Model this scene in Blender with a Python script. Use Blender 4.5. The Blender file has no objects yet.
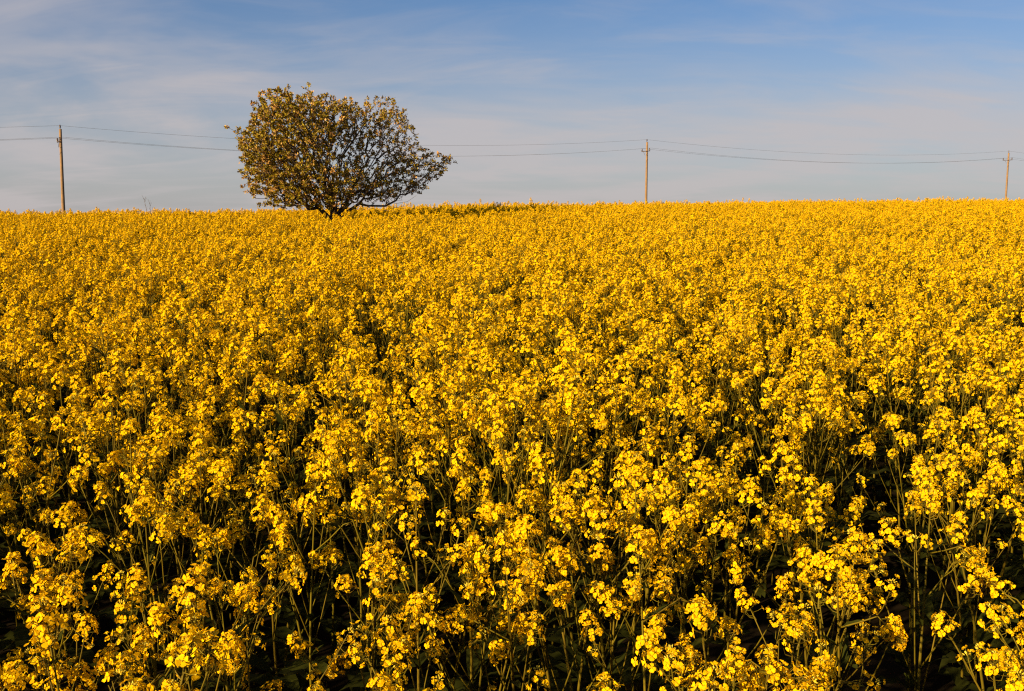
import bpy, math, random
import numpy as np
from mathutils import Vector, Matrix, Euler

SC = bpy.context.scene
COL = SC.collection
R = math.radians

# ------------------------------------------------------------------ camera
EYE = 2.20
cam_d = bpy.data.cameras.new('camera')
cam_d.sensor_width = 36.0
cam_d.lens = 36.0
cam_d.clip_start = 0.05
cam_d.clip_end = 9000.0
cam = bpy.data.objects.new('camera', cam_d)
COL.objects.link(cam)
cam.location = (0, 0, EYE)
cam.rotation_euler = (R(90 - 7.26), 0, 0)
SC.camera = cam

# ------------------------------------------------------------------ sun, sky, exposure
SUN_EL, SUN_BACK = 18.5, 48.0      # elevation; angle between the sun and the point straight behind the camera
to_sun = Vector((-math.sin(R(SUN_BACK)) * math.cos(R(SUN_EL)), -math.cos(R(SUN_BACK)) * math.cos(R(SUN_EL)), math.sin(R(SUN_EL))))
sun_d = bpy.data.lights.new('sun', 'SUN')
sun_d.energy = 5.0
sun_d.angle = R(0.5)
sun_d.color = (1.0, 0.78, 0.46)
sun = bpy.data.objects.new('sun', sun_d)
COL.objects.link(sun)
sun.location = (-20, -20, 20)
sun.rotation_euler = to_sun.to_track_quat('Z', 'Y').to_euler()

world = bpy.data.worlds.new('World')
SC.world = world
world.use_nodes = True


def build_sky():
    nt = world.node_tree
    nt.nodes.clear()
    N = nt.nodes.new
    L = nt.links.new
    out = N('ShaderNodeOutputWorld')
    bg = N('ShaderNodeBackground')
    bg.inputs['Strength'].default_value = 0.05
    sky = N('ShaderNodeTexSky')
    sky.sky_type = 'NISHITA'
    sky.sun_disc = False
    sky.sun_elevation = R(SUN_EL)
    sky.sun_rotation = math.atan2(to_sun.x, to_sun.y)
    sky.air_density = 1.0
    sky.dust_density = 0.6
    sky.ozone_density = 2.0
    tc = N('ShaderNodeTexCoord')
    sep = N('ShaderNodeSeparateXYZ')
    L(tc.outputs['Generated'], sep.inputs[0])

    def math_(op, a, b=None, clamp=False):
        m = N('ShaderNodeMath')
        m.operation = op
        m.use_clamp = clamp
        for i, v in enumerate((a, b)):
            if v is None:
                continue
            if isinstance(v, (int, float)):
                m.inputs[i].default_value = v
            else:
                L(v, m.inputs[i])
        return m.outputs[0]
    # cirrus sheet: project the view direction on a high plane
    zz = math_('ADD', math_('MAXIMUM', sep.outputs[2], 0.0), 0.20)
    px = math_('DIVIDE', sep.outputs[0], zz)
    py = math_('DIVIDE', sep.outputs[1], zz)
    cmb = N('ShaderNodeCombineXYZ')
    L(px, cmb.inputs[0])
    L(py, cmb.inputs[1])

    def noise(loc, rot, scl, scale, det, rough, dist):
        mp = N('ShaderNodeMapping')
        mp.inputs['Location'].default_value = loc
        mp.inputs['Rotation'].default_value = (0, 0, R(rot))
        mp.inputs['Scale'].default_value = scl
        L(cmb.outputs[0], mp.inputs[0])
        n = N('ShaderNodeTexNoise')
        n.inputs['Scale'].default_value = scale
        n.inputs['Detail'].default_value = det
        n.inputs['Roughness'].default_value = rough
        n.inputs['Distortion'].default_value = dist
        L(mp.outputs[0], n.inputs['Vector'])
        return n.outputs['Fac']

    def ramp(f, lo, hi):
        m = N('ShaderNodeMapRange')
        m.interpolation_type = 'SMOOTHSTEP'
        m.inputs[1].default_value = lo
        m.inputs[2].default_value = hi
        L(f, m.inputs[0])
        return m.outputs[0]
    broad = ramp(noise((3.1, 1.7, 0), 14, (0.8, 1.0, 1), 0.9, 5, 0.55, 0.6), 0.42, 0.62)
    wisps = ramp(noise((0.4, 5.2, 0), 22, (0.7, 1.8, 1), 2.0, 7, 0.56, 1.0), 0.40, 0.76)
    low = ramp(sep.outputs[2], 0.24, 0.0)      # the veil thickens with the longer path near the horizon
    veil = math_('ADD', math_('MULTIPLY', broad, 0.36), math_('MULTIPLY', wisps, 0.28))
    veil = math_('ADD', veil, math_('MULTIPLY', low, 0.72), True)
    veil = math_('MULTIPLY', veil, 0.85)
    mix = N('ShaderNodeMix')
    mix.data_type = 'RGBA'
    L(veil, mix.inputs[0])
    tint = N('ShaderNodeMix')
    tint.data_type = 'RGBA'
    tint.blend_type = 'MULTIPLY'
    tint.inputs[0].default_value = 1.0
    L(sky.outputs[0], tint.inputs[6])
    tint.inputs[7].default_value = (0.46, 0.63, 0.88, 1)
    L(tint.outputs[2], mix.inputs[6])
    mix.inputs[7].default_value = (5.0, 4.55, 4.55, 1)
    L(mix.outputs[2], bg.inputs['Color'])
    L(bg.outputs[0], out.inputs[0])


build_sky()
SC.view_settings.view_transform = 'Standard'
SC.view_settings.look = 'None'
SC.view_settings.gamma = 1.0
SC.view_settings.use_curve_mapping = False
SC.view_settings.exposure = 1.15
SC.render.engine = 'CYCLES'
SC.cycles.max_bounces = 6
SC.cycles.diffuse_bounces = 1
SC.cycles.glossy_bounces = 1
SC.cycles.transmission_bounces = 2
SC.cycles.use_denoising = False
SC.cycles.filter_width = 1.2
SC.cycles.caustics_reflective = False
SC.cycles.caustics_refractive = False


# ------------------------------------------------------------------ materials
def mat(name, color, var=0.0, rough=0.6, spec=0.2, trans=0.0, tcol=None, hue=0.0, noise_scale=None, color2=None, bump=0.0, per_object=True):
    m = bpy.data.materials.new(name)
    m.use_nodes = True
    nt = m.node_tree
    nt.nodes.clear()
    N = nt.nodes.new
    L = nt.links.new
    out = N('ShaderNodeOutputMaterial')
    p = N('ShaderNodeBsdfPrincipled')
    p.inputs['Roughness'].default_value = rough
    p.inputs['Specular IOR Level'].default_value = spec
    base = None
    if color2 is not None:
        tc = N('ShaderNodeTexCoord')
        n = N('ShaderNodeTexNoise')
        n.inputs['Scale'].default_value = noise_scale
        n.inputs['Detail'].default_value = 6
        n.inputs['Roughness'].default_value = 0.6
        L(tc.outputs['Object'], n.inputs['Vector'])
        mr = N('ShaderNodeMapRange')
        mr.inputs[1].default_value = 0.35
        mr.inputs[2].default_value = 0.65
        L(n.outputs['Fac'], mr.inputs[0])
        mx = N('ShaderNodeMix')
        mx.data_type = 'RGBA'
        mx.inputs[6].default_value = (*color, 1)
        mx.inputs[7].default_value = (*color2, 1)
        L(mr.outputs[0], mx.inputs[0])
        base = mx.outputs[2]
        if bump:
            b = N('ShaderNodeBump')
            b.inputs['Strength'].default_value = bump
            b.inputs['Distance'].default_value = 0.02
            L(n.outputs['Fac'], b.inputs['Height'])
            L(b.outputs[0], p.inputs['Normal'])
    if var or hue:
        h = N('ShaderNodeHueSaturation')
        if base is None:
            h.inputs['Color'].default_value = (*color, 1)
        else:
            L(base, h.inputs['Color'])
        if per_object:
            r1 = N('ShaderNodeObjectInfo').outputs['Random']
        else:
            r1 = N('ShaderNodeNewGeometry').outputs['Random Per Island']
        a = N('ShaderNodeMapRange')
        a.inputs[3].default_value = 1 - var
        a.inputs[4].default_value = 1 + var
        L(r1, a.inputs[0])
        L(a.outputs[0], h.inputs['Value'])
        w = N('ShaderNodeTexWhiteNoise')
        w.noise_dimensions = '1D'
        L(r1, w.inputs['W'])
        c = N('ShaderNodeMapRange')
        c.inputs[3].default_value = 0.5 - hue
        c.inputs[4].default_value = 0.5 + hue
        L(w.outputs['Value'], c.inputs[0])
        L(c.outputs[0], h.inputs['Hue'])
        base = h.outputs[0]
    if base is None:
        p.inputs['Base Color'].default_value = (*color, 1)
    else:
        L(base, p.inputs['Base Color'])
    if trans:
        t = N('ShaderNodeBsdfTranslucent')
        t.inputs['Color'].default_value = (*(tcol or color), 1)
        ms = N('ShaderNodeMixShader')
        ms.inputs[0].default_value = trans
        L(p.outputs[0], ms.inputs[1])
        L(t.outputs[0], ms.inputs[2])
        L(ms.outputs[0], out.inputs[0])
    else:
        L(p.outputs[0], out.inputs[0])
    return m


M_PETAL = mat('petal_yellow', (0.86, 0.50, 0.002), var=0.15, hue=0.010, rough=0.8, spec=0.04, trans=0.30, tcol=(0.86, 0.47, 0.002), per_object=False)
M_BUD = mat('bud_green_yellow', (0.55, 0.42, 0.03), var=0.12, rough=0.5)
M_STEM = mat('stem_green', (0.110, 0.078, 0.004), var=0.2, hue=0.01, rough=0.6, spec=0.08)
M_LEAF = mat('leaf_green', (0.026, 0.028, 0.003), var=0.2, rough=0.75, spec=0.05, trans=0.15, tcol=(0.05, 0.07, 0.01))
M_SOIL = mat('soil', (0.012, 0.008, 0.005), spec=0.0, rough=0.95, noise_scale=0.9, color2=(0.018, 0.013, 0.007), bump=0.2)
M_BARK = mat('bark', (0.060, 0.040, 0.028), rough=0.9, noise_scale=9.0, color2=(0.115, 0.082, 0.055), bump=0.6)
M_TLEAF = mat('tree_leaf', (0.225, 0.150, 0.005), var=0.35, hue=0.022, rough=0.5, spec=0.2, trans=0.06, tcol=(0.16, 0.12, 0.01), per_object=False)
M_TLEAF2 = mat('tree_leaf_bronze', (0.48, 0.255, 0.060), var=0.3, hue=0.015, rough=0.45, spec=0.25, trans=0.18, tcol=(0.2, 0.1, 0.02), per_object=False)
M_POLE = mat('pole_tan', (0.27, 0.155, 0.07), rough=0.85, noise_scale=3.0, color2=(0.19, 0.12, 0.065), bump=0.3)
M_IRON = mat('iron', (0.05, 0.042, 0.038), rough=0.7, noise_scale=14.0, color2=(0.09, 0.055, 0.035))
M_INSUL = mat('insulator_glaze', (0.07, 0.045, 0.035), rough=0.25, spec=0.5, noise_scale=30.0, color2=(0.10, 0.065, 0.05))
M_WIRE = mat('wire_grey', (0.20, 0.19, 0.19), rough=0.6, noise_scale=4.0, color2=(0.12, 0.115, 0.115))
M_TWIG = mat('dry_twig', (0.10, 0.07, 0.045), rough=0.9, noise_scale=20.0, color2=(0.15, 0.11, 0.07))


# ------------------------------------------------------------------ mesh builder
class MB:
    def __init__(self):
        self.v = []
        self.f = []
        self.m = []

    def add(self, verts, faces, mi=0):
        o = len(self.v)
        self.v.extend([tuple(p) for p in verts])
        self.f.extend([tuple(i + o for i in f) for f in faces])
        self.m.extend([mi] * len(faces))

    def merge(self, other, mtx, remap=None):
        o = len(self.v)
        a = np.array(other.v)
        mm = np.array(mtx)
        a = a @ mm[:3, :3].T + mm[:3, 3]
        self.v.extend(map(tuple, a))
        self.f.extend([tuple(i + o for i in f) for f in other.f])
        self.m.extend([remap[i] if remap else i for i in other.m])

    def tube(self, pts, rad, n=5, mi=0, cap=True):
        pts = [Vector(p) for p in pts]
        rings = []
        up = Vector((0.31, 0.91, 0.27)).normalized()
        for i, p in enumerate(pts):
            d = (pts[min(i + 1, len(pts) - 1)] - pts[max(i - 1, 0)])
            if d.length < 1e-9:
                d = Vector((0, 0, 1))
            d.normalize()
            a = d.cross(up)
            if a.length < 1e-3:
                a = d.cross(Vector((1, 0, 0)))
            a.normalize()
            b = d.cross(a)
            r = rad[i] if hasattr(rad, '__len__') else rad
            rings.append([p + (a * math.cos(2 * math.pi * k / n) + b * math.sin(2 * math.pi * k / n)) * r for k in range(n)])
        vs = [q for ring in rings for q in ring]
        fs = []
        for i in range(len(pts) - 1):
            for k in range(n):
                k2 = (k + 1) % n
                fs.append((i * n + k, i * n + k2, (i + 1) * n + k2, (i + 1) * n + k))
        if cap:
            fs.append(tuple(range(n))[::-1])
            fs.append(tuple((len(pts) - 1) * n + k for k in range(n)))
        self.add(vs, fs, mi)

    def lathe(self, prof, n=10, mi=0, mtx=None):
        vs = []
        for (r, z) in prof:
            for k in range(n):
                a = 2 * math.pi * k / n
                p = Vector((r * math.cos(a), r * math.sin(a), z))
                vs.append(mtx @ p if mtx else p)
        fs = []
        for i in range(len(prof) - 1):
            for k in range(n):
                k2 = (k + 1) % n
                fs.append((i * n + k, i * n + k2, (i + 1) * n + k2, (i + 1) * n + k))
        fs.append(tuple(range(n))[::-1])
        fs.append(tuple((len(prof) - 1) * n + k for k in range(n)))
        self.add(vs, fs, mi)

    def box(self, lo, hi, mi=0):
        x0, y0, z0 = lo
        x1, y1, z1 = hi
        self.add([(x0, y0, z0), (x1, y0, z0), (x1, y1, z0), (x0, y1, z0), (x0, y0, z1), (x1, y0, z1), (x1, y1, z1), (x0, y1, z1)],
                 [(0, 3, 2, 1), (4, 5, 6, 7), (0, 1, 5, 4), (1, 2, 6, 5), (2, 3, 7, 6), (3, 0, 4, 7)], mi)

    def mesh(self, name, mats, smooth=False):
        me = bpy.data.meshes.new(name)
        me.from_pydata(self.v, [], self.f)
        for m in mats:
            me.materials.append(m)
        me.polygons.foreach_set('material_index', self.m)
        if smooth:
            me.polygons.foreach_set('use_smooth', [True] * len(self.f))
        me.update()
        return me


def link(name, data, parent=None, mtx=None):
    o = bpy.data.objects.new(name, data)
    COL.objects.link(o)
    if parent is not None:
        o.parent = parent
    if mtx is not None:
        o.matrix_basis = mtx
    return o


def tag(o, label, cat=None, group=None, kind=None):
    o['label'] = label
    if cat:
        o['category'] = cat
    if group:
        o['group'] = group
    if kind:
        o['kind'] = kind
    return o


# ------------------------------------------------------------------ terrain
def softplus(t, w):
    return w * np.logaddexp(0, t / w)


def ground(x, y):
    x = np.asarray(x, float)
    y = np.asarray(y, float)
    r = 36 + 5.0 * np.tanh((x - 2) / 14.0) + 0.20 * np.clip(x, -12, 12)
    t = (y - r) * 0.85
    z = 0.0415 * y - 0.076 * softplus(t, 5.0) + 0.076 * softplus(-r * 0.85, 5.0)
    z = z + 0.02 * np.sin(x * 0.9 + 0.6 * y) * np.sin(0.37 * y - 0.2 * x + 1.0) * np.clip(y / 8, 0, 1)
    z = z + 0.11 * np.exp(-((x + 0.3) / 4.5) ** 2 - ((y - 34.5) / 4.0) ** 2)      # low rise behind the tree
    far = np.hypot(x, y)
    k = np.clip((far - 150) / 120, 0, 1)
    k = k * k * (3 - 2 * k)
    return z * (1 - k) + (-3.0) * k


def gz(x, y):
    return float(ground(x, y))


def axis(lo, hi, near, step):
    a = list(np.arange(-near, near + 1e-6, step))
    v, s = near, step
    while v < hi:
        s *= 1.25
        v += s
        a.append(min(v, hi))
    v, s = -near, step
    while v > lo:
        s *= 1.25
        v -= s
        a.insert(0, max(v, lo))
    return np.array(a)


def build_ground():
    xs = axis(-4000, 4000, 60, 1.5)
    ys = axis(-4000, 4000, 90, 1.5)
    X, Y = np.meshgrid(xs, ys)
    Z = ground(X, Y)
    nx, ny = len(xs), len(ys)
    v = np.stack([X.ravel(), Y.ravel(), Z.ravel()], 1)
    i = np.arange(nx * ny).reshape(ny, nx)
    f = np.stack([i[:-1, :-1].ravel(), i[:-1, 1:].ravel(), i[1:, 1:].ravel(), i[1:, :-1].ravel()], 1)
    me = bpy.data.meshes.new('ground')
    me.from_pydata(v.tolist(), [], f.tolist())
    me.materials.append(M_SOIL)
    me.polygons.foreach_set('use_smooth', [True] * len(me.polygons))
    o = link('ground', me)
    tag(o, 'dark bare soil of the gently rising field under the crop', kind='structure')


build_ground()

# ------------------------------------------------------------------ utility poles and wires
LINE = [(-81.0, 47.0), (-32.8, 75.5), (13.5, 104.0), (63.45, 133.0), (111.0, 161.5)]
TOPZ = [8.0, 8.60, 9.65, 10.30, 10.9]
ARM_DROP = 1.0
ARM = 0.66
dirs = []
for i in range(len(LINE)):
    a = Vector(LINE[max(i - 1, 0)])
    b = Vector(LINE[min(i + 1, len(LINE) - 1)])
    dirs.append((b - a).normalized())


def insulator(mb, mtx):
    mb.lathe([(0.012, -0.05), (0.012, 0.0), (0.05, 0.005), (0.058, 0.03), (0.035, 0.045), (0.05, 0.06), (0.052, 0.085), (0.03, 0.10), (0.03, 0.125), (0.042, 0.135), (0.036, 0.16), (0.01, 0.17)], 10, 0, mtx)


POLE_LABEL = {1: 'slightly leaning tan utility pole standing on the sunlit side of the bushy tree',
              2: 'upright tan utility pole on the shaded side of the tree, next one along the line',
              3: 'tan utility pole two poles along the line from the tree on its shaded side'}
LEAN = {1: -0.6, 2: 0.15, 3: -0.3}
tips = []
for i, (x, y) in enumerate(LINE):
    d = dirs[i]
    arm_ang = math.atan2(d.x, -d.y)          # crossarm is perpendicular to the line
    top = TOPZ[i]
    base = gz(x, y) - 0.6
    if i in POLE_LABEL:
        h = top - 0.22 - base
        root = bpy.data.objects.new('utility_pole', None)
        COL.objects.link(root)
        root.location = (x, y, base)
        root.rotation_euler = (0, R(-LEAN[i]), arm_ang)
        root.rotation_mode = 'XYZ'
        root.matrix_basis = Matrix.Translation((x, y, base)) @ Matrix.Rotation(R(-LEAN[i]), 4, 'Y') @ Matrix.Rotation(arm_ang, 4, 'Z')
        tag(root, POLE_LABEL[i], 'utility pole', 'utility poles of one line across the field')
        mb = MB()
        pts, rad = [], []
        for k in range(9):
            q = k / 8
            pts.append((0.02 * math.sin(3 * q + i), 0.015 * math.sin(4 * q), h * q))
            rad.append(0.150 - 0.055 * q)
        mb.tube(pts, rad, 12)
        link('shaft', mb.mesh('shaft', [M_POLE], True), root)
        zc = h - ARM_DROP + 0.22
        mb = MB()
        mb.tube([(0, -0.005, h - 0.15), (0, 0, h + 0.02), (0, 0, h + 0.10)], [0.03, 0.03, 0.016], 8)
        link('top_pin', mb.mesh('top_pin', [M_IRON]), root)
        mb = MB()
        insulator(mb, Matrix.Translation((0, 0, h + 0.09)) @ Matrix.Scale(1.25, 4))
        link('insulator', mb.mesh('insulator', [M_INSUL], True), root)
        mb = MB()
        mb.box((-ARM, 0.10, zc - 0.16), (ARM, 0.17, zc - 0.09))
        link('crossarm', mb.mesh('crossarm', [M_IRON]), root)
        for s in (-1, 1):
            mb = MB()
            mb.tube([(s * 0.11, 0.135, zc - 0.52), (s * ARM * 0.6, 0.135, zc - 0.125)], 0.014, 6)
            link('brace', mb.mesh('brace', [M_IRON]), root)
            mb = MB()
            insulator(mb, Matrix.Translation((s * (ARM - 0.06), 0.135, zc - 0.06)) @ Matrix.Scale(1.35, 4))
            link('insulator', mb.mesh('insulator', [M_INSUL], True), root)
    ca, sa = math.cos(arm_ang), math.sin(arm_ang)
    lean = -math.tan(R(LEAN.get(i, 0))) * (top - base)
    tips.append([Vector((x + lean, y, top + 0.02)),
                 Vector((x + lean + ca * (ARM - 0.06), y + sa * (ARM - 0.06), top - ARM_DROP + 0.17)),
                 Vector((x + lean - ca * (ARM - 0.06), y - sa * (ARM - 0.06), top - ARM_DROP + 0.17))])

WIRE_LABEL = ['thin grey overhead wire strung along the pole tops, highest of the three',
              'thin grey overhead wire on the crossarm ends pointing away from the tree',
              'thin grey overhead wire on the crossarm ends pointing towards the tree and crop']
for w in range(3):
    pts = []
    for i in range(len(LINE) - 1):
        a, b = tips[i][w], tips[i + 1][w]
        sag = 0.95 + 0.06 * w
        for k in range(24):
            q = k / 24
            p = a.lerp(b, q)
            p.z -= 4 * sag * q * (1 - q)
            pts.append(p)
    pts.append(tips[-1][w])
    mb = MB()
    mb.tube(pts, 0.0078, 5)
    o = link('overhead_wire', mb.mesh('overhead_wire', [M_WIRE], True))
    tag(o, WIRE_LABEL[w], 'wire', 'wires of the overhead line')


# ------------------------------------------------------------------ the bushy tree
def build_tree():
    rnd = np.random.default_rng(11)
    TX, TY = -4.38, 25.5
    base_z = gz(TX, TY)
    eye = EYE - base_z
    px = TY / 1024.0

    def loc(x, y):      # crown outline measured on the tree: metres across from the trunk and above the ground
        return (x - 336) * px, eye + (215 - y) * px
    lobes = [  # cx, cy, rx, ry (outline units), depth m, density, centre across the view line m
        (299, 148, 48, 45, 1.6, 1.4, -0.75), (274, 163, 29, 33, 1.3, 1.35, -0.6), (285, 112, 27, 21, 1.1, 1.3, -0.6), (328, 127, 34, 32, 1.5, 1.2, -0.4),
        (376, 136, 42, 40, 1.3, 0.9, 0.8), (392, 114, 24, 17, 1.0, 0.95, 1.0), (350, 114, 26, 17, 1.0, 1.0, 0.2), (410, 168, 37, 27, 1.2, 1.0, 1.1), (440, 161, 20, 13, 0.7, 1.1, 1.2),
        (315, 180, 60, 25, 1.5, 1.25, -0.6), (370, 178, 46, 22, 1.3, 0.9, 0.7), (258, 142, 15, 11, 0.7, 1.0, -0.5), (272, 99, 10, 8, 0.5, 1.0, -0.5),
        (312, 195, 46, 15, 1.3, 1.25, -0.5), (385, 188, 42, 13, 1.2, 1.0, 0.8), (338, 199, 26, 12, 0.9, 1.3, -0.5), (372, 198, 26, 9, 0.9, 1.0, 0.5), (298, 203, 34, 6, 0.8, 1.0, -0.5), (340, 206, 22, 6, 0.6, 1.2, -0.5)]
    pts, dens = [], []
    for (cx, cy, rx, ry, dp, de, yo) in lobes:
        vol = (rx * px) * (ry * px) * dp * 4.19
        n = int(vol * 95 * de)
        a = rnd.normal(size=(n, 3))
        a /= np.linalg.norm(a, axis=1)[:, None]
        rr = rnd.random(n) ** (1 / 2.4)
        rr = np.where(rnd.random(n) < 0.09, rnd.uniform(1.0, 1.2, n), rr * 0.97)
        a = a * rr[:, None]
        x0, z0 = loc(cx, cy)
        for q in a:
            pts.append((x0 + q[0] * rx * px, yo + q[1] * dp, z0 + q[2] * ry * px))
            dens.append(de)
    pts = np.array(pts)
    dens = np.array(dens)
    # the crown's own outline
    sc_ = TY / (TY + pts[:, 1])
    ox = 511 + (TX + pts[:, 0]) * sc_ / px
    oy = 215 - (pts[:, 2] - eye) * sc_ / px
    slack = np.where(rnd.random(len(pts)) < 0.13, rnd.uniform(0, 9, len(pts)), 0.0)
    lx = np.interp(oy, [88, 100, 122, 140, 150, 165, 195, 206], [272, 267, 255, 243, 244, 247, 250, 260]) - slack
    rx_ = np.interp(oy, [98, 106, 125, 140, 150, 158, 175, 185, 200, 208], [398, 404, 410, 427, 445, 454, 444, 433, 414, 385]) + slack
    ty = np.interp(ox, [262, 283, 300, 318, 338, 356, 378, 398, 408], [98, 92, 98, 95, 100, 98, 98, 102, 112]) - slack
    inside = (ox > lx) & (ox < rx_) & (oy > ty)
    pts, dens = pts[inside], dens[inside]
    # thin out points that crowd each other
    order = rnd.permutation(len(pts))
    keep = []
    for i in order:
        if keep:
            dd = np.linalg.norm(pts[keep] - pts[i], axis=1)
            if dd.min() < 0.108 / dens[i] ** 0.5:
                continue
        keep.append(i)
    pts = pts[keep]
    dens = dens[keep]
    keepz = pts[:, 2] > eye + (215 - 210) * px
    pts, dens = pts[keepz], dens[keepz]
    # loose sprigs that stick out of the crown
    cen = np.array(((345 - 336) * px, 0.1, eye + (215 - 165) * px))
    rel = (pts - cen) / np.array((2.6, 1.6, 1.7))
    far_ = np.linalg.norm(rel, axis=1)
    sel = rnd.choice(len(pts), 150, replace=False, p=far_ ** 5 / (far_ ** 5).sum())
    o_ = rel[sel] / far_[sel][:, None] + np.array((0, 0, 0.35)) + rnd.normal(size=(150, 3)) * 0.25
    pts = np.vstack([pts, pts[sel] + o_ * rnd.uniform(0.06, 0.20, 150)[:, None]])
    dens = np.append(dens, np.ones(150))
    # bare low shoots
    bare = [loc(x, y) for x, y in [(283, 204), (272, 201), (296, 206), (262, 199), (406, 206), (410, 202), (288, 209), (303, 211), (380, 210), (393, 209), (365, 210), (399, 211), (312, 209), (278, 206), (402, 200), (308, 203), (398, 204), (404, 209), (392, 199), (418, 196), (385, 206), (300, 196), (350, 200)]]
    bare = np.array([(x, rnd.uniform(-0.8, 0.5), z) for x, z in bare])
    # grow: greedy tree that balances twig length and path length
    nodes = [np.array((0.0, 0.0, -0.2)), np.array((0.02, 0, 0.35)), np.array((0.0, 0.03, 0.75)), np.array((-0.05, 0, 1.05))]
    parent = [-1, 0, 1, 2]
    path = [0, 0.55, 0.95, 1.25]
    leafy = [False] * 4
    seeds = [(-0.35, -0.25, 1.4), (0.38, -0.2, 1.45), (-0.2, 0.3, 1.6), (0.25, 0.35, 1.55), (-0.02, -0.1, 1.7), (-0.5, 0.1, 1.5), (0.6, 0.1, 1.5)]
    for s in seeds:
        nodes.append(np.array(s))
        parent.append(3)
        path.append(1.25 + np.linalg.norm(np.array(s) - nodes[3]))
        leafy.append(False)
    start = np.array((0, 0, 1.1))
    allp = np.vstack([pts, bare])
    isb = np.array([False] * len(pts) + [True] * len(bare))
    order = np.argsort(np.linalg.norm(allp - start, axis=1))
    NP = np.array(nodes)
    PA = np.array(path)
    for i in order:
        p = allp[i]
        c = np.linalg.norm(NP - p, axis=1) + 0.42 * PA
        c[:3] = 1e9
        j = int(c.argmin())
        d = p - NP[j]
        ln = np.linalg.norm(d)
        k = max(1, int(ln / 0.28))
        prev = j
        for q in range(1, k + 1):
            w = NP[j] + d * q / k
            if q < k:
                w = w + rnd.normal(size=3) * 0.03 * min(ln, 1.0) + np.array((0, 0, 0.05 * ln * math.sin(math.pi * q / k)))
            NP = np.vstack([NP, w])
            PA = np.append(PA, PA[prev] + ln / k)
            parent.append(prev)
            leafy.append((q == k) and not isb[i])
            prev = len(NP) - 1
    n = len(NP)
    cnt = np.ones(n)
    for i in range(n - 1, 0, -1):
        cnt[parent[i]] += cnt[i]
    rad = 0.0034 * cnt ** 0.42
    kids = [[] for _ in range(n)]
    for i in range(1, n):
        kids[parent[i]].append(i)
    root = bpy.data.objects.new('bushy_tree', None)
    COL.objects.link(root)
    root.location = (TX, TY, base_z)
    tag(root, 'wide bushy tree with olive and bronze leaves growing alone in the yellow field', 'tree')

    def chains(mb, start_node, first_parent):
        stack = [(first_parent, start_node)]
        while stack:
            pa, s = stack.pop()
            line = [pa, s]
            cur = s
            while kids[cur]:
                ks = sorted(kids[cur], key=lambda q: -cnt[q])
                for q in ks[1:]:
                    stack.append((cur, q))
                cur = ks[0]
                line.append(cur)
            rr = [rad[q] for q in line]
            rr[0] = min(rr[0], rr[1] * 1.25)
            sides = 8 if rr[0] > 0.04 else (5 if rr[0] > 0.015 else 3)
            mb.tube([NP[q] for q in line], rr, sides, 0, False)
    mb = MB()
    mb.tube([NP[q] for q in range(4)], [rad[0] * 1.35, rad[1] * 1.1, rad[2], rad[3] * 1.05], 10)
    link('trunk', mb.mesh('trunk', [M_BARK], True), root)
    for s in sorted(kids[3], key=lambda q: -cnt[q]):
        mb = MB()
        chains(mb, s, 3)
        link('limb', mb.mesh('limb', [M_BARK], True), root)
    # leaves: rosettes on the outer twigs
    mb = MB()
    cx0 = loc(350, 100)[0]
    for i in range(4, n):
        if not leafy[i] or cnt[i] > 16:
            continue
        p = NP[i]
        right = 1 / (1 + math.exp(-(p[0] - cx0) * 2.2))
        m = int(rnd.integers(18, 31) * (1 - 0.40 * right) * (0.25 if rnd.random() < 0.12 else 1))
        dirp = p - NP[parent[i]]
        dirp = dirp / (np.linalg.norm(dirp) + 1e-6)
        bronze = rnd.random() < 0.22
        for q in range(m):
            dv = rnd.normal(size=3)
            dv /= np.linalg.norm(dv)
            dv = dv + dirp * 0.5 + np.array((0, 0, 0.15))
            dv /= np.linalg.norm(dv)
            b = p - dirp * rnd.random() * 0.09 + dv * rnd.uniform(0.0, 0.03)
            ln = rnd.uniform(0.034, 0.068)
            wd = ln * rnd.uniform(0.28, 0.40)
            sd = np.cross(dv, rnd.normal(size=3))
            sd /= np.linalg.norm(sd)
            nn = np.cross(dv, sd)
            mb.add([b, b + dv * ln * 0.38 + sd * wd + nn * ln * 0.1, b + dv * ln * 0.5, b + dv * ln * 0.38 - sd * wd + nn * ln * 0.1, b + dv * ln - nn * ln * 0.06],
                   [(0, 1, 2), (0, 2, 3), (1, 4, 2), (2, 4, 3)], 1 if (bronze and rnd.random() < 0.75) or rnd.random() < 0.06 else 0)
    cr = link('crown', mb.mesh('crown', [M_TLEAF, M_TLEAF2]), root)
    cr['kind'] = 'stuff'


build_tree()


# ------------------------------------------------------------------ dry weed stalks behind the flowers
def build_weed(x, y, seed, h, label):
    rnd = random.Random(seed)
    z = gz(x, y)
    root = bpy.data.objects.new('dry_weed', None)
    COL.objects.link(root)
    root.location = (x, y, z)
    tag(root, label, 'weed')
    for k in range(4):
        a = rnd.uniform(0, 6.28)
        t = rnd.uniform(0.05, 0.28)
        pts = [Vector((math.cos(a) * t * q * q, math.sin(a) * t * q * q * 0.6, h * q * (1 - 0.08 * k))) for q in (0, 0.35, 0.7, 1)]
        mb = MB()
        mb.tube(pts, [0.009, 0.008, 0.006, 0.004], 5)
        for j in range(6):
            q = rnd.uniform(0.7, 0.98)
            b = pts[2].lerp(pts[3], (q - 0.7) / 0.3)
            aa = rnd.uniform(0, 6.28)
            ln = rnd.uniform(0.06, 0.16)
            mb.tube([b, b + Vector((math.cos(aa) * ln * 0.5, math.sin(aa) * ln * 0.5, ln))], [0.005, 0.003], 4)
        link('stalk', mb.mesh('stalk', [M_TWIG]), root)


build_weed(-11.2, 32.0, 5, 1.72, 'bare dry weed stalks poking above the flowers away from the tree')


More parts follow.
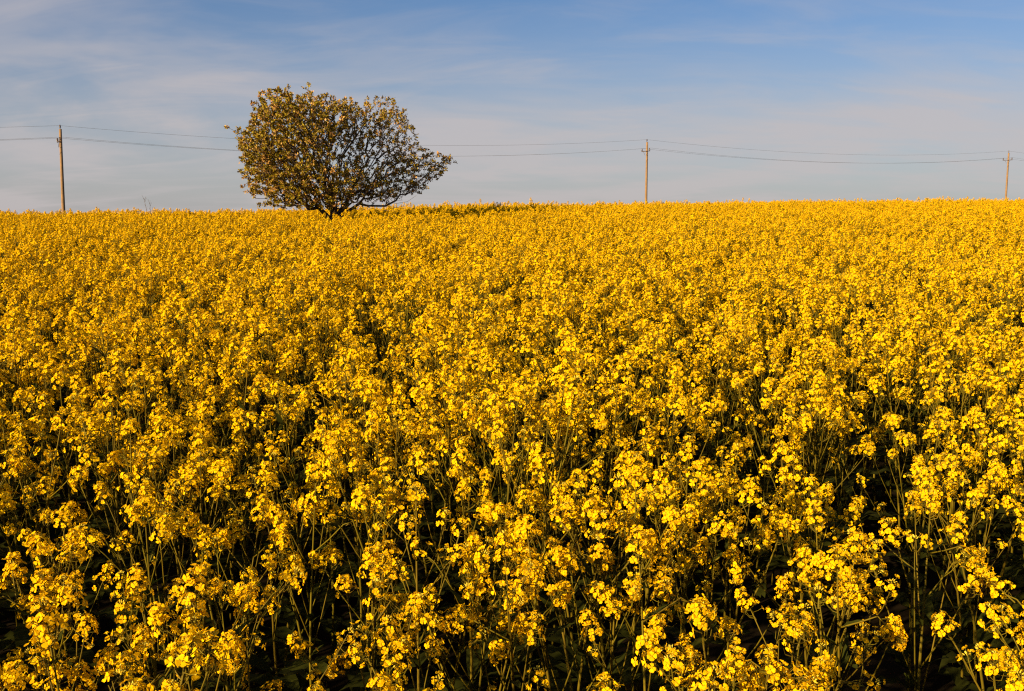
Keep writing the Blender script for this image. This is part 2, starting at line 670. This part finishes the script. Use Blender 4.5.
# ------------------------------------------------------------------ rapeseed plants
def basis(d, roll=0.0):
    d = Vector(d).normalized()
    q = d.to_track_quat('Z', 'Y')
    return q.to_matrix().to_4x4() @ Matrix.Rotation(roll, 4, 'Z')


def flower_mb(rnd, size, openness):
    """four petals in a cross round a small centre; +Z is the flower's axis"""
    mb = MB()
    for k in range(4):
        a = k * math.pi / 2 + rnd.uniform(-0.15, 0.15)
        L = size * rnd.uniform(0.9, 1.1)
        W = L * rnd.uniform(0.44, 0.54)
        up = rnd.uniform(-0.25, 0.3) + (1 - openness)
        pr = [(0.12, 0.12, 0.10), (0.66, 1.0, 0.30), (0.98, 0.60, 0.16)]
        vs = []
        for (l, w, c) in pr:
            for s in (-1, 1):
                r = L * l
                zz = L * (c * 0.6 + up * l) + (rnd.uniform(-0.16, 0.16) * L if w > 0.5 else 0)
                x, y = r * (1 - 0.45 * max(up, 0)), s * W * w
                vs.append((x * math.cos(a) - y * math.sin(a), x * math.sin(a) + y * math.cos(a), zz))
        mb.add(vs, [(0, 1, 3, 2), (2, 3, 5, 4)], 0)
    s = size * 0.2
    mb.add([(s, 0, s * 0.3), (-s * 0.5, s * 0.87, s * 0.3), (-s * 0.5, -s * 0.87, s * 0.3), (0, 0, s * 2.2)], [(0, 1, 3), (1, 2, 3), (2, 0, 3)], 1)
    return mb


def bud_mb():
    mb = MB()
    n = 4
    vs = [(0, 0, -0.5)]
    for (r, z) in ((0.30, -0.15), (0.26, 0.28)):
        for k in range(n):
            a = 2 * math.pi * k / n
            vs.append((r * math.cos(a), r * math.sin(a), z))
    vs.append((0, 0, 0.55))
    fs = [(0, 1 + (k + 1) % n, 1 + k) for k in range(n)]
    fs += [(1 + k, 1 + (k + 1) % n, 5 + (k + 1) % n, 5 + k) for k in range(n)]
    fs += [(5 + k, 5 + (k + 1) % n, 9) for k in range(n)]
    mb.add(vs, fs, 1)
    return mb


_r = random.Random(3)
FLOWERS = [flower_mb(_r, 0.0094, o) for o in (1.0, 0.95, 0.9, 0.8, 0.65)]
BUD = bud_mb()
FLOWER_ME = [f.mesh('flower', [M_PETAL, M_BUD]) for f in FLOWERS]


def make_head(seed, nfl, length, nb, miss=0.12):
    """raceme: list of flower transforms and a builder for axis, pedicels, buds"""
    rnd = random.Random(seed)
    body = MB()       # slots: 0 petal, 1 bud, 2 stem
    fl = []
    body.tube([(0, 0, -0.03), (0.001, 0, length * 0.4), (0, 0.001, length)], [0.0020, 0.0017, 0.0012], 4, 2, False)
    ang = rnd.uniform(0, 6.28)
    for i in range(nfl):
        q = i / max(nfl - 1, 1)
        ang += 2.399 + rnd.uniform(-0.3, 0.3)
        z0 = length * (0.02 + 0.86 * q) + rnd.uniform(-0.004, 0.004)
        if rnd.random() < miss:
            continue
        ln = 0.029 * (1 - 0.45 * q) * rnd.uniform(0.75, 1.3)
        el = 0.10 + 0.75 * q + rnd.uniform(-0.25, 0.3)
        d = Vector((math.cos(ang) * math.cos(el), math.sin(ang) * math.cos(el), math.sin(el)))
        b = Vector((0, 0, z0))
        e = b + d * ln + Vector((0, 0, 0.003))
        body.tube([b, b + d * ln * 0.6, e], [0.0009, 0.0008, 0.0011], 3, 2, False)
        face = (d + Vector((rnd.uniform(-.45, .45), rnd.uniform(-.45, .45), rnd.uniform(-0.1, 0.6)))).normalized()
        k = rnd.randrange(3) if q < 0.8 else rnd.choice((2, 3, 4))
        m = Matrix.Translation(e) @ basis(face, rnd.uniform(0, 1.57)) @ Matrix.Scale(rnd.uniform(0.9, 1.15), 4)
        fl.append((k, m))
    for i in range(nb):
        a = i * 2.399
        r = 0.0016 * math.sqrt(i + 0.4) * 1.5
        el = 1.35 - 0.9 * (i / nb)
        d = Vector((math.cos(a) * math.cos(el), math.sin(a) * math.cos(el), math.sin(el)))
        p = Vector((math.cos(a) * r, math.sin(a) * r, length + 0.004 - 0.006 * (i / nb)))
        body.merge(BUD, Matrix.Translation(p + d * 0.003) @ basis(d) @ Matrix.Diagonal((0.0052, 0.0052, rnd.uniform(0.006, 0.009), 1)))
    # thin young pods below the flowers
    for i in range(rnd.randrange(3, 7)):
        a = rnd.uniform(0, 6.28)
        z0 = -rnd.uniform(0.005, 0.028)
        b = Vector((0, 0, z0))
        d = Vector((math.cos(a), math.sin(a), rnd.uniform(0.3, 0.9))).normalized()
        body.tube([b, b + d * 0.018, b + d * 0.018 + Vector((0, 0, rnd.uniform(0.008, 0.022))) + d * 0.006], [0.0008, 0.0011, 0.0007], 3, 2, False)
    return fl, body


HEAD_KINDS = [make_head(100 + i, nf, ln, nb) for i, (nf, ln, nb) in enumerate(
    [(27, 0.052, 12), (32, 0.066, 12), (22, 0.046, 14), (27, 0.062, 10), (17, 0.040, 16), (20, 0.070, 9), (33, 0.074, 12), (7, 0.022, 18), (10, 0.056, 10), (6, 0.030, 8), (13, 0.080, 9), (4, 0.016, 14)])]
HEAD_W = [5, 5, 4, 5, 3, 4, 4, 1.6, 2.4, 1.2, 3, 1.0]
HEAD_MB = []
HEAD_ME = []
HEAD_BODY_ME = []
for fl, body in HEAD_KINDS:
    mb = MB()
    mb.merge(body, Matrix.Identity(4))
    for k, m in fl:
        mb.merge(FLOWERS[k], m)
    HEAD_MB.append(mb)
    HEAD_ME.append(mb.mesh('flower_head', [M_PETAL, M_BUD, M_STEM]))
    HEAD_BODY_ME.append(body.mesh('flower_head', [M_PETAL, M_BUD, M_STEM]))


def leaf_mb(ln, wd, curl, rnd):
    mb = MB()
    vs, fs = [], []
    prof = [0.25, 0.75, 1.0, 0.8, 0.45, 0.04]
    for i, w in enumerate(prof):
        q = i / (len(prof) - 1)
        z = ln * (0.22 * q - curl * q * q)
        wav = rnd.uniform(-0.06, 0.06) * ln
        vs += [(ln * q, -wd * w, z + 0.10 * wd + wav), (ln * q, 0, z), (ln * q, wd * w, z + 0.10 * wd - wav)]
    for i in range(len(prof) - 1):
        a = i * 3
        fs += [(a, a + 3, a + 4, a + 1), (a + 1, a + 4, a + 5, a + 2)]
    mb.add(vs, fs, 0)
    return mb


_r = random.Random(8)
LEAVES = [leaf_mb(0.19, 0.036, 0.5, _r), leaf_mb(0.11, 0.014, 0.25, _r), leaf_mb(0.065, 0.009, 0.1, _r)]
LEAF_ME = [l.mesh('leaf', [M_LEAF], True) for l in LEAVES]

H0 = 1.27


def make_plant(seed):
    rnd = random.Random(seed)
    parts = []       # (name, mesh key, MB, mesh, matrix)
    h = H0 * rnd.uniform(0.93, 1.06)
    lean = Vector((rnd.uniform(-0.14, 0.14), rnd.uniform(-0.14, 0.14), 0))
    bow = Vector((rnd.uniform(-0.02, 0.02), rnd.uniform(-0.02, 0.02), 0))

    def axis_pt(q):
        return Vector((0, 0, h * q)) + lean * (q ** 1.5) + bow * math.sin(math.pi * q * 1.3)
    top_h = 0.055
    qs = [0, 0.25, 0.45, 0.6, 0.72, 0.82, 0.91, 1 - top_h / h]
    rads = [0.0062, 0.0057, 0.0050, 0.0042, 0.0035, 0.0029, 0.0023, 0.0018]
    mb = MB()
    mb.tube([axis_pt(q) for q in qs], rads, 6)
    parts.append(('stem', mb, None, Matrix.Identity(4), M_STEM))
    d = axis_pt(1) - axis_pt(0.93)
    k = rnd.choices(range(7), HEAD_W[:7])[0]
    parts.append(('flower_head', HEAD_MB[k], k, Matrix.Translation(axis_pt(qs[-1])) @ basis(d, rnd.uniform(0, 6.28)) @ Matrix.Scale(rnd.uniform(1.05, 1.32), 4), None))
    nb = rnd.randrange(7, 10)
    ang = rnd.uniform(0, 6.28)
    for i in range(nb):
        fq = (i + rnd.uniform(-.3, .3)) / nb
        q0 = 0.46 + 0.43 * fq
        ang += 2.399 + rnd.uniform(-.4, .4)
        b = axis_pt(q0)
        out = Vector((math.cos(ang), math.sin(ang), 0))
        if fq > 0.3:          # upper shoots bunch up round the main head
            ztop = h * rnd.uniform(0.84, 0.985)
            spread = rnd.uniform(0.05, 0.17)
        else:                 # lower shoots stay shorter and reach out
            ztop = h * rnd.uniform(0.74, 0.95)
            spread = rnd.uniform(0.10, 0.26)
        rise = max(ztop - b.z, 0.07)
        e = b + out * spread + Vector((0, 0, rise - 0.05))
        c1 = b + out * spread * 0.42 + Vector((0, 0, rise * 0.32))
        c2 = b + out * spread * 0.80 + Vector((0, 0, rise * 0.66))
        mb = MB()
        mb.tube([b, c1, c2, e], [0.0026, 0.0023, 0.0019, 0.0015], 5)
        if rnd.random() < 0.4:      # side shoot with its own small head
            a2 = ang + rnd.choice((-1, 1)) * rnd.uniform(0.7, 1.6)
            sb = c1.lerp(c2, rnd.random())
            ln = rnd.uniform(0.05, 0.11)
            se = sb + Vector((math.cos(a2) * ln * 0.65, math.sin(a2) * ln * 0.65, ln * 0.8))
            mb.tube([sb, sb.lerp(se, 0.5) - Vector((0, 0, 0.006)), se], [0.0016, 0.0014, 0.0012], 4)
            k = rnd.choice((4, 7, 8, 9, 11, 9))
            parts.append(('flower_head', HEAD_MB[k], k, Matrix.Translation(se) @ basis((se - sb).normalized() + Vector((0, 0, 0.4)), rnd.uniform(0, 6.28)) @ Matrix.Scale(rnd.uniform(0.8, 1.0), 4), None))
        parts.append(('branch', mb, None, Matrix.Identity(4), M_STEM))
        k = rnd.choices(range(len(HEAD_KINDS)), HEAD_W)[0]
        d = (e - c2).normalized() + Vector((rnd.uniform(-.25, .25), rnd.uniform(-.25, .25), 0.25))
        parts.append(('flower_head', HEAD_MB[k], k, Matrix.Translation(e) @ basis(d, rnd.uniform(0, 6.28)) @ Matrix.Scale(rnd.uniform(0.82, 1.14), 4), None))
        if rnd.random() < 0.75:
            lk = rnd.choice((1, 2))
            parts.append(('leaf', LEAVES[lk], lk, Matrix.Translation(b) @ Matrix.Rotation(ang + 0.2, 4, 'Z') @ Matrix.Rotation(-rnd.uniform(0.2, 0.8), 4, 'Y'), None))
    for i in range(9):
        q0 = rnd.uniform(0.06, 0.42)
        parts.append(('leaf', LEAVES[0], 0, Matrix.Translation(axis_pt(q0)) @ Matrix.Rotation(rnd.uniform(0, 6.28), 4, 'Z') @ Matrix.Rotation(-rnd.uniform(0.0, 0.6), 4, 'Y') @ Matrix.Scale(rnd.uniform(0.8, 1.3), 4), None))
    return parts


NV = 14
PLANTS = [make_plant(40 + i) for i in range(NV)]
PLANT_ME = []
SRC = bpy.data.collections.new('rapeseed_source')      # not linked: only instanced by the field
for i, parts in enumerate(PLANTS):
    mb = MB()
    for name, b, k, m, mt in parts:
        remap = {'flower_head': [0, 1, 2], 'leaf': [3], 'stem': [2], 'branch': [2]}[name]
        mb.merge(b, m, remap)
    me = mb.mesh('rapeseed_plant', [M_PETAL, M_BUD, M_STEM, M_LEAF])
    o = bpy.data.objects.new('rapeseed_source_%02d' % i, me)
    SRC.objects.link(o)
for parts in PLANTS:       # shared meshes for the individual plants
    for j, (name, b, k, m, mt) in enumerate(parts):
        if name == 'flower_head':
            me = HEAD_ME[k]
        elif name == 'leaf':
            me = LEAF_ME[k]
        else:
            me = b.mesh(name, [mt], True)
        parts[j] = (name, b, k, m, me)


# ------------------------------------------------------------------ sowing the field
def value_noise(x, y, scale, seed):
    rg = np.random.default_rng(seed)
    g = rg.random((256, 256))
    u, v = x / scale + 100, y / scale + 100
    i, j = np.floor(u).astype(int), np.floor(v).astype(int)
    fu, fv = u - i, v - j
    fu, fv = fu * fu * (3 - 2 * fu), fv * fv * (3 - 2 * fv)
    a = g[i % 256, j % 256] * (1 - fu) + g[(i + 1) % 256, j % 256] * fu
    b = g[i % 256, (j + 1) % 256] * (1 - fu) + g[(i + 1) % 256, (j + 1) % 256] * fu
    return a * (1 - fv) + b * fv


def sow():
    rg = np.random.default_rng(21)
    DENS = 13.0
    step = 1 / math.sqrt(DENS)
    xs = np.arange(-52, 62, step)
    ys = np.arange(-2.0, 92, step)
    X, Y = np.meshgrid(xs, ys)
    X = X.ravel() + rg.uniform(-.62, .62, X.size) * step
    Y = Y.ravel() + rg.uniform(-.62, .62, Y.size) * step
    half = 0.56 * np.maximum(Y, 0) + 3.6
    ridge = 36 + 5.0 * np.tanh((X - 2) / 14.0) + 0.20 * np.clip(X, -12, 12)
    ok = (np.abs(X) < half) & (Y < ridge + 15)
    ok &= np.hypot(X, Y) > 0.55                         # where the photographer stands
    ok &= np.hypot(X + 4.38, Y - 25.3) > 0.45
    n1 = value_noise(X, Y, 0.75, 5)
    n2 = value_noise(X, Y, 2.6, 6)
    gap = (n1 < np.where(Y < 3.2, 0.25, 0.14)) & (rg.random(X.size) < 0.85)
    ok &= ~gap
    X, Y, n1, n2 = X[ok], Y[ok], n1[ok], n2[ok]
    Z = ground(X, Y)
    n3 = value_noise(X, Y, 0.42, 9)
    scl = 0.985 + 0.13 * (n1 - 0.5) + 0.06 * (n2 - 0.5) + 0.15 * (n3 - 0.5) + rg.normal(0, 0.045, X.size)
    scl = 0.985 + (scl - 0.985) * np.interp(Y, [18, 30], [1.0, 0.6])     # the crop is more even on the ridge
    scl = np.clip(scl, 0.76, 1.17)
    scl = np.where(((X - 7.6) / 1.3) ** 2 + ((Y - 17.6) / 0.55) ** 2 < 1, scl * 0.84, scl)   # a lodged patch
    dt = np.hypot(X + 4.38, Y - 25.0)
    scl = np.where(dt < 1.1, scl * 0.84, scl)          # stunted under the tree
    rot = np.stack([rg.normal(0, 0.07, X.size), rg.normal(0, 0.07, X.size), rg.uniform(0, 2 * math.pi, X.size)], 1)
    idx = rg.integers(0, NV, X.size)
    # which plants show largest: nearest whose flowering tops fall in the picture
    cp, sp = math.cos(R(7.26)), math.sin(R(7.26))
    zt = Z + H0 * scl * 0.95 - EYE
    depth = Y * cp - zt * sp
    upv = Y * sp + zt * cp
    u = 512 + 1024 * X / depth
    v = 345.5 - 1024 * upv / depth
    vis = (depth > 0.6) & (u > -8) & (u < 1032) & (v < 705)
    cand = np.where(vis)[0]
    near = cand[np.argsort(depth[cand])][:300]
    return X, Y, Z, scl, rot, idx, near


X, Y, Z, SCL, ROT, IDX, NEAR = sow()
print('plants', len(X), 'far edge of single plants', Y[NEAR].max())

N_SINGLE = 26          # nearest plants: every flower is a sub-part of its head
near_set = NEAR
for n_, i in enumerate(NEAR):
    root = bpy.data.objects.new('rapeseed_plant', None)
    COL.objects.link(root)
    root.empty_display_size = 0.05
    root.matrix_basis = Matrix.Translation((X[i], Y[i], Z[i])) @ Euler(ROT[i]).to_matrix().to_4x4() @ Matrix.Scale(SCL[i], 4)
    dd = np.hypot(X - X[i], Y - Y[i])
    nb_ = np.where((dd < 0.42) & (dd > 0))[0]
    if len(nb_) and SCL[i] > SCL[nb_].max() + 0.02:
        lab = 'flowering rapeseed plant standing taller than all plants around it'
    elif len(nb_) < 4:
        lab = 'flowering rapeseed plant beside a dark gap in the crop'
    elif len(nb_) and SCL[i] < SCL[nb_].min():
        lab = 'flowering rapeseed plant lower than all plants around it'
    else:
        lab = 'flowering rapeseed plant with branched stem amid equally tall neighbours'
    tag(root, lab, 'rapeseed plant', 'rapeseed plants along the front of the field')
    for name, b, k, m, me in PLANTS[IDX[i]]:
        if name == 'flower_head' and n_ < N_SINGLE:
            h_ = link(name, HEAD_BODY_ME[k], root, m)
            for fk, fm in HEAD_KINDS[k][0]:
                link('flower', FLOWER_ME[fk], h_, fm)
        else:
            link(name, me, root, m)

rest = np.ones(len(X), bool)
rest[NEAR] = False


def build_field():
    me = bpy.data.meshes.new('rapeseed_field')
    P = np.stack([X[rest], Y[rest], Z[rest]], 1)
    me.vertices.add(len(P))
    me.vertices.foreach_set('co', P.ravel())
    a = me.attributes.new('rot', 'FLOAT_VECTOR', 'POINT')
    a.data.foreach_set('vector', ROT[rest].ravel())
    a = me.attributes.new('scl', 'FLOAT', 'POINT')
    a.data.foreach_set('value', SCL[rest].astype(float))
    a = me.attributes.new('idx', 'INT', 'POINT')
    a.data.foreach_set('value', IDX[rest].astype(int))
    me.update()
    o = link('rapeseed_field', me)
    tag(o, 'dense flowering rapeseed crop covering the field up to the skyline', 'rapeseed', kind='stuff')
    ng = bpy.data.node_groups.new('sow_rapeseed', 'GeometryNodeTree')
    ng.interface.new_socket('Geometry', in_out='INPUT', socket_type='NodeSocketGeometry')
    ng.interface.new_socket('Geometry', in_out='OUTPUT', socket_type='NodeSocketGeometry')
    N = ng.nodes.new
    L = ng.links.new
    gi, go = N('NodeGroupInput'), N('NodeGroupOutput')
    ci = N('GeometryNodeCollectionInfo')
    ci.inputs['Collection'].default_value = SRC
    ci.inputs['Separate Children'].default_value = True
    ci.inputs['Reset Children'].default_value = True
    iop = N('GeometryNodeInstanceOnPoints')
    iop.inputs['Pick Instance'].default_value = True

    def attr(nm, tp):
        q = N('GeometryNodeInputNamedAttribute')
        q.data_type = tp
        q.inputs['Name'].default_value = nm
        return q.outputs['Attribute']
    L(gi.outputs[0], iop.inputs['Points'])
    L(ci.outputs[0], iop.inputs['Instance'])
    L(attr('idx', 'INT'), iop.inputs['Instance Index'])
    L(attr('rot', 'FLOAT_VECTOR'), iop.inputs['Rotation'])
    L(attr('scl', 'FLOAT'), iop.inputs['Scale'])
    L(iop.outputs[0], go.inputs[0])
    md = o.modifiers.new('sow', 'NODES')
    md.node_group = ng


build_field()
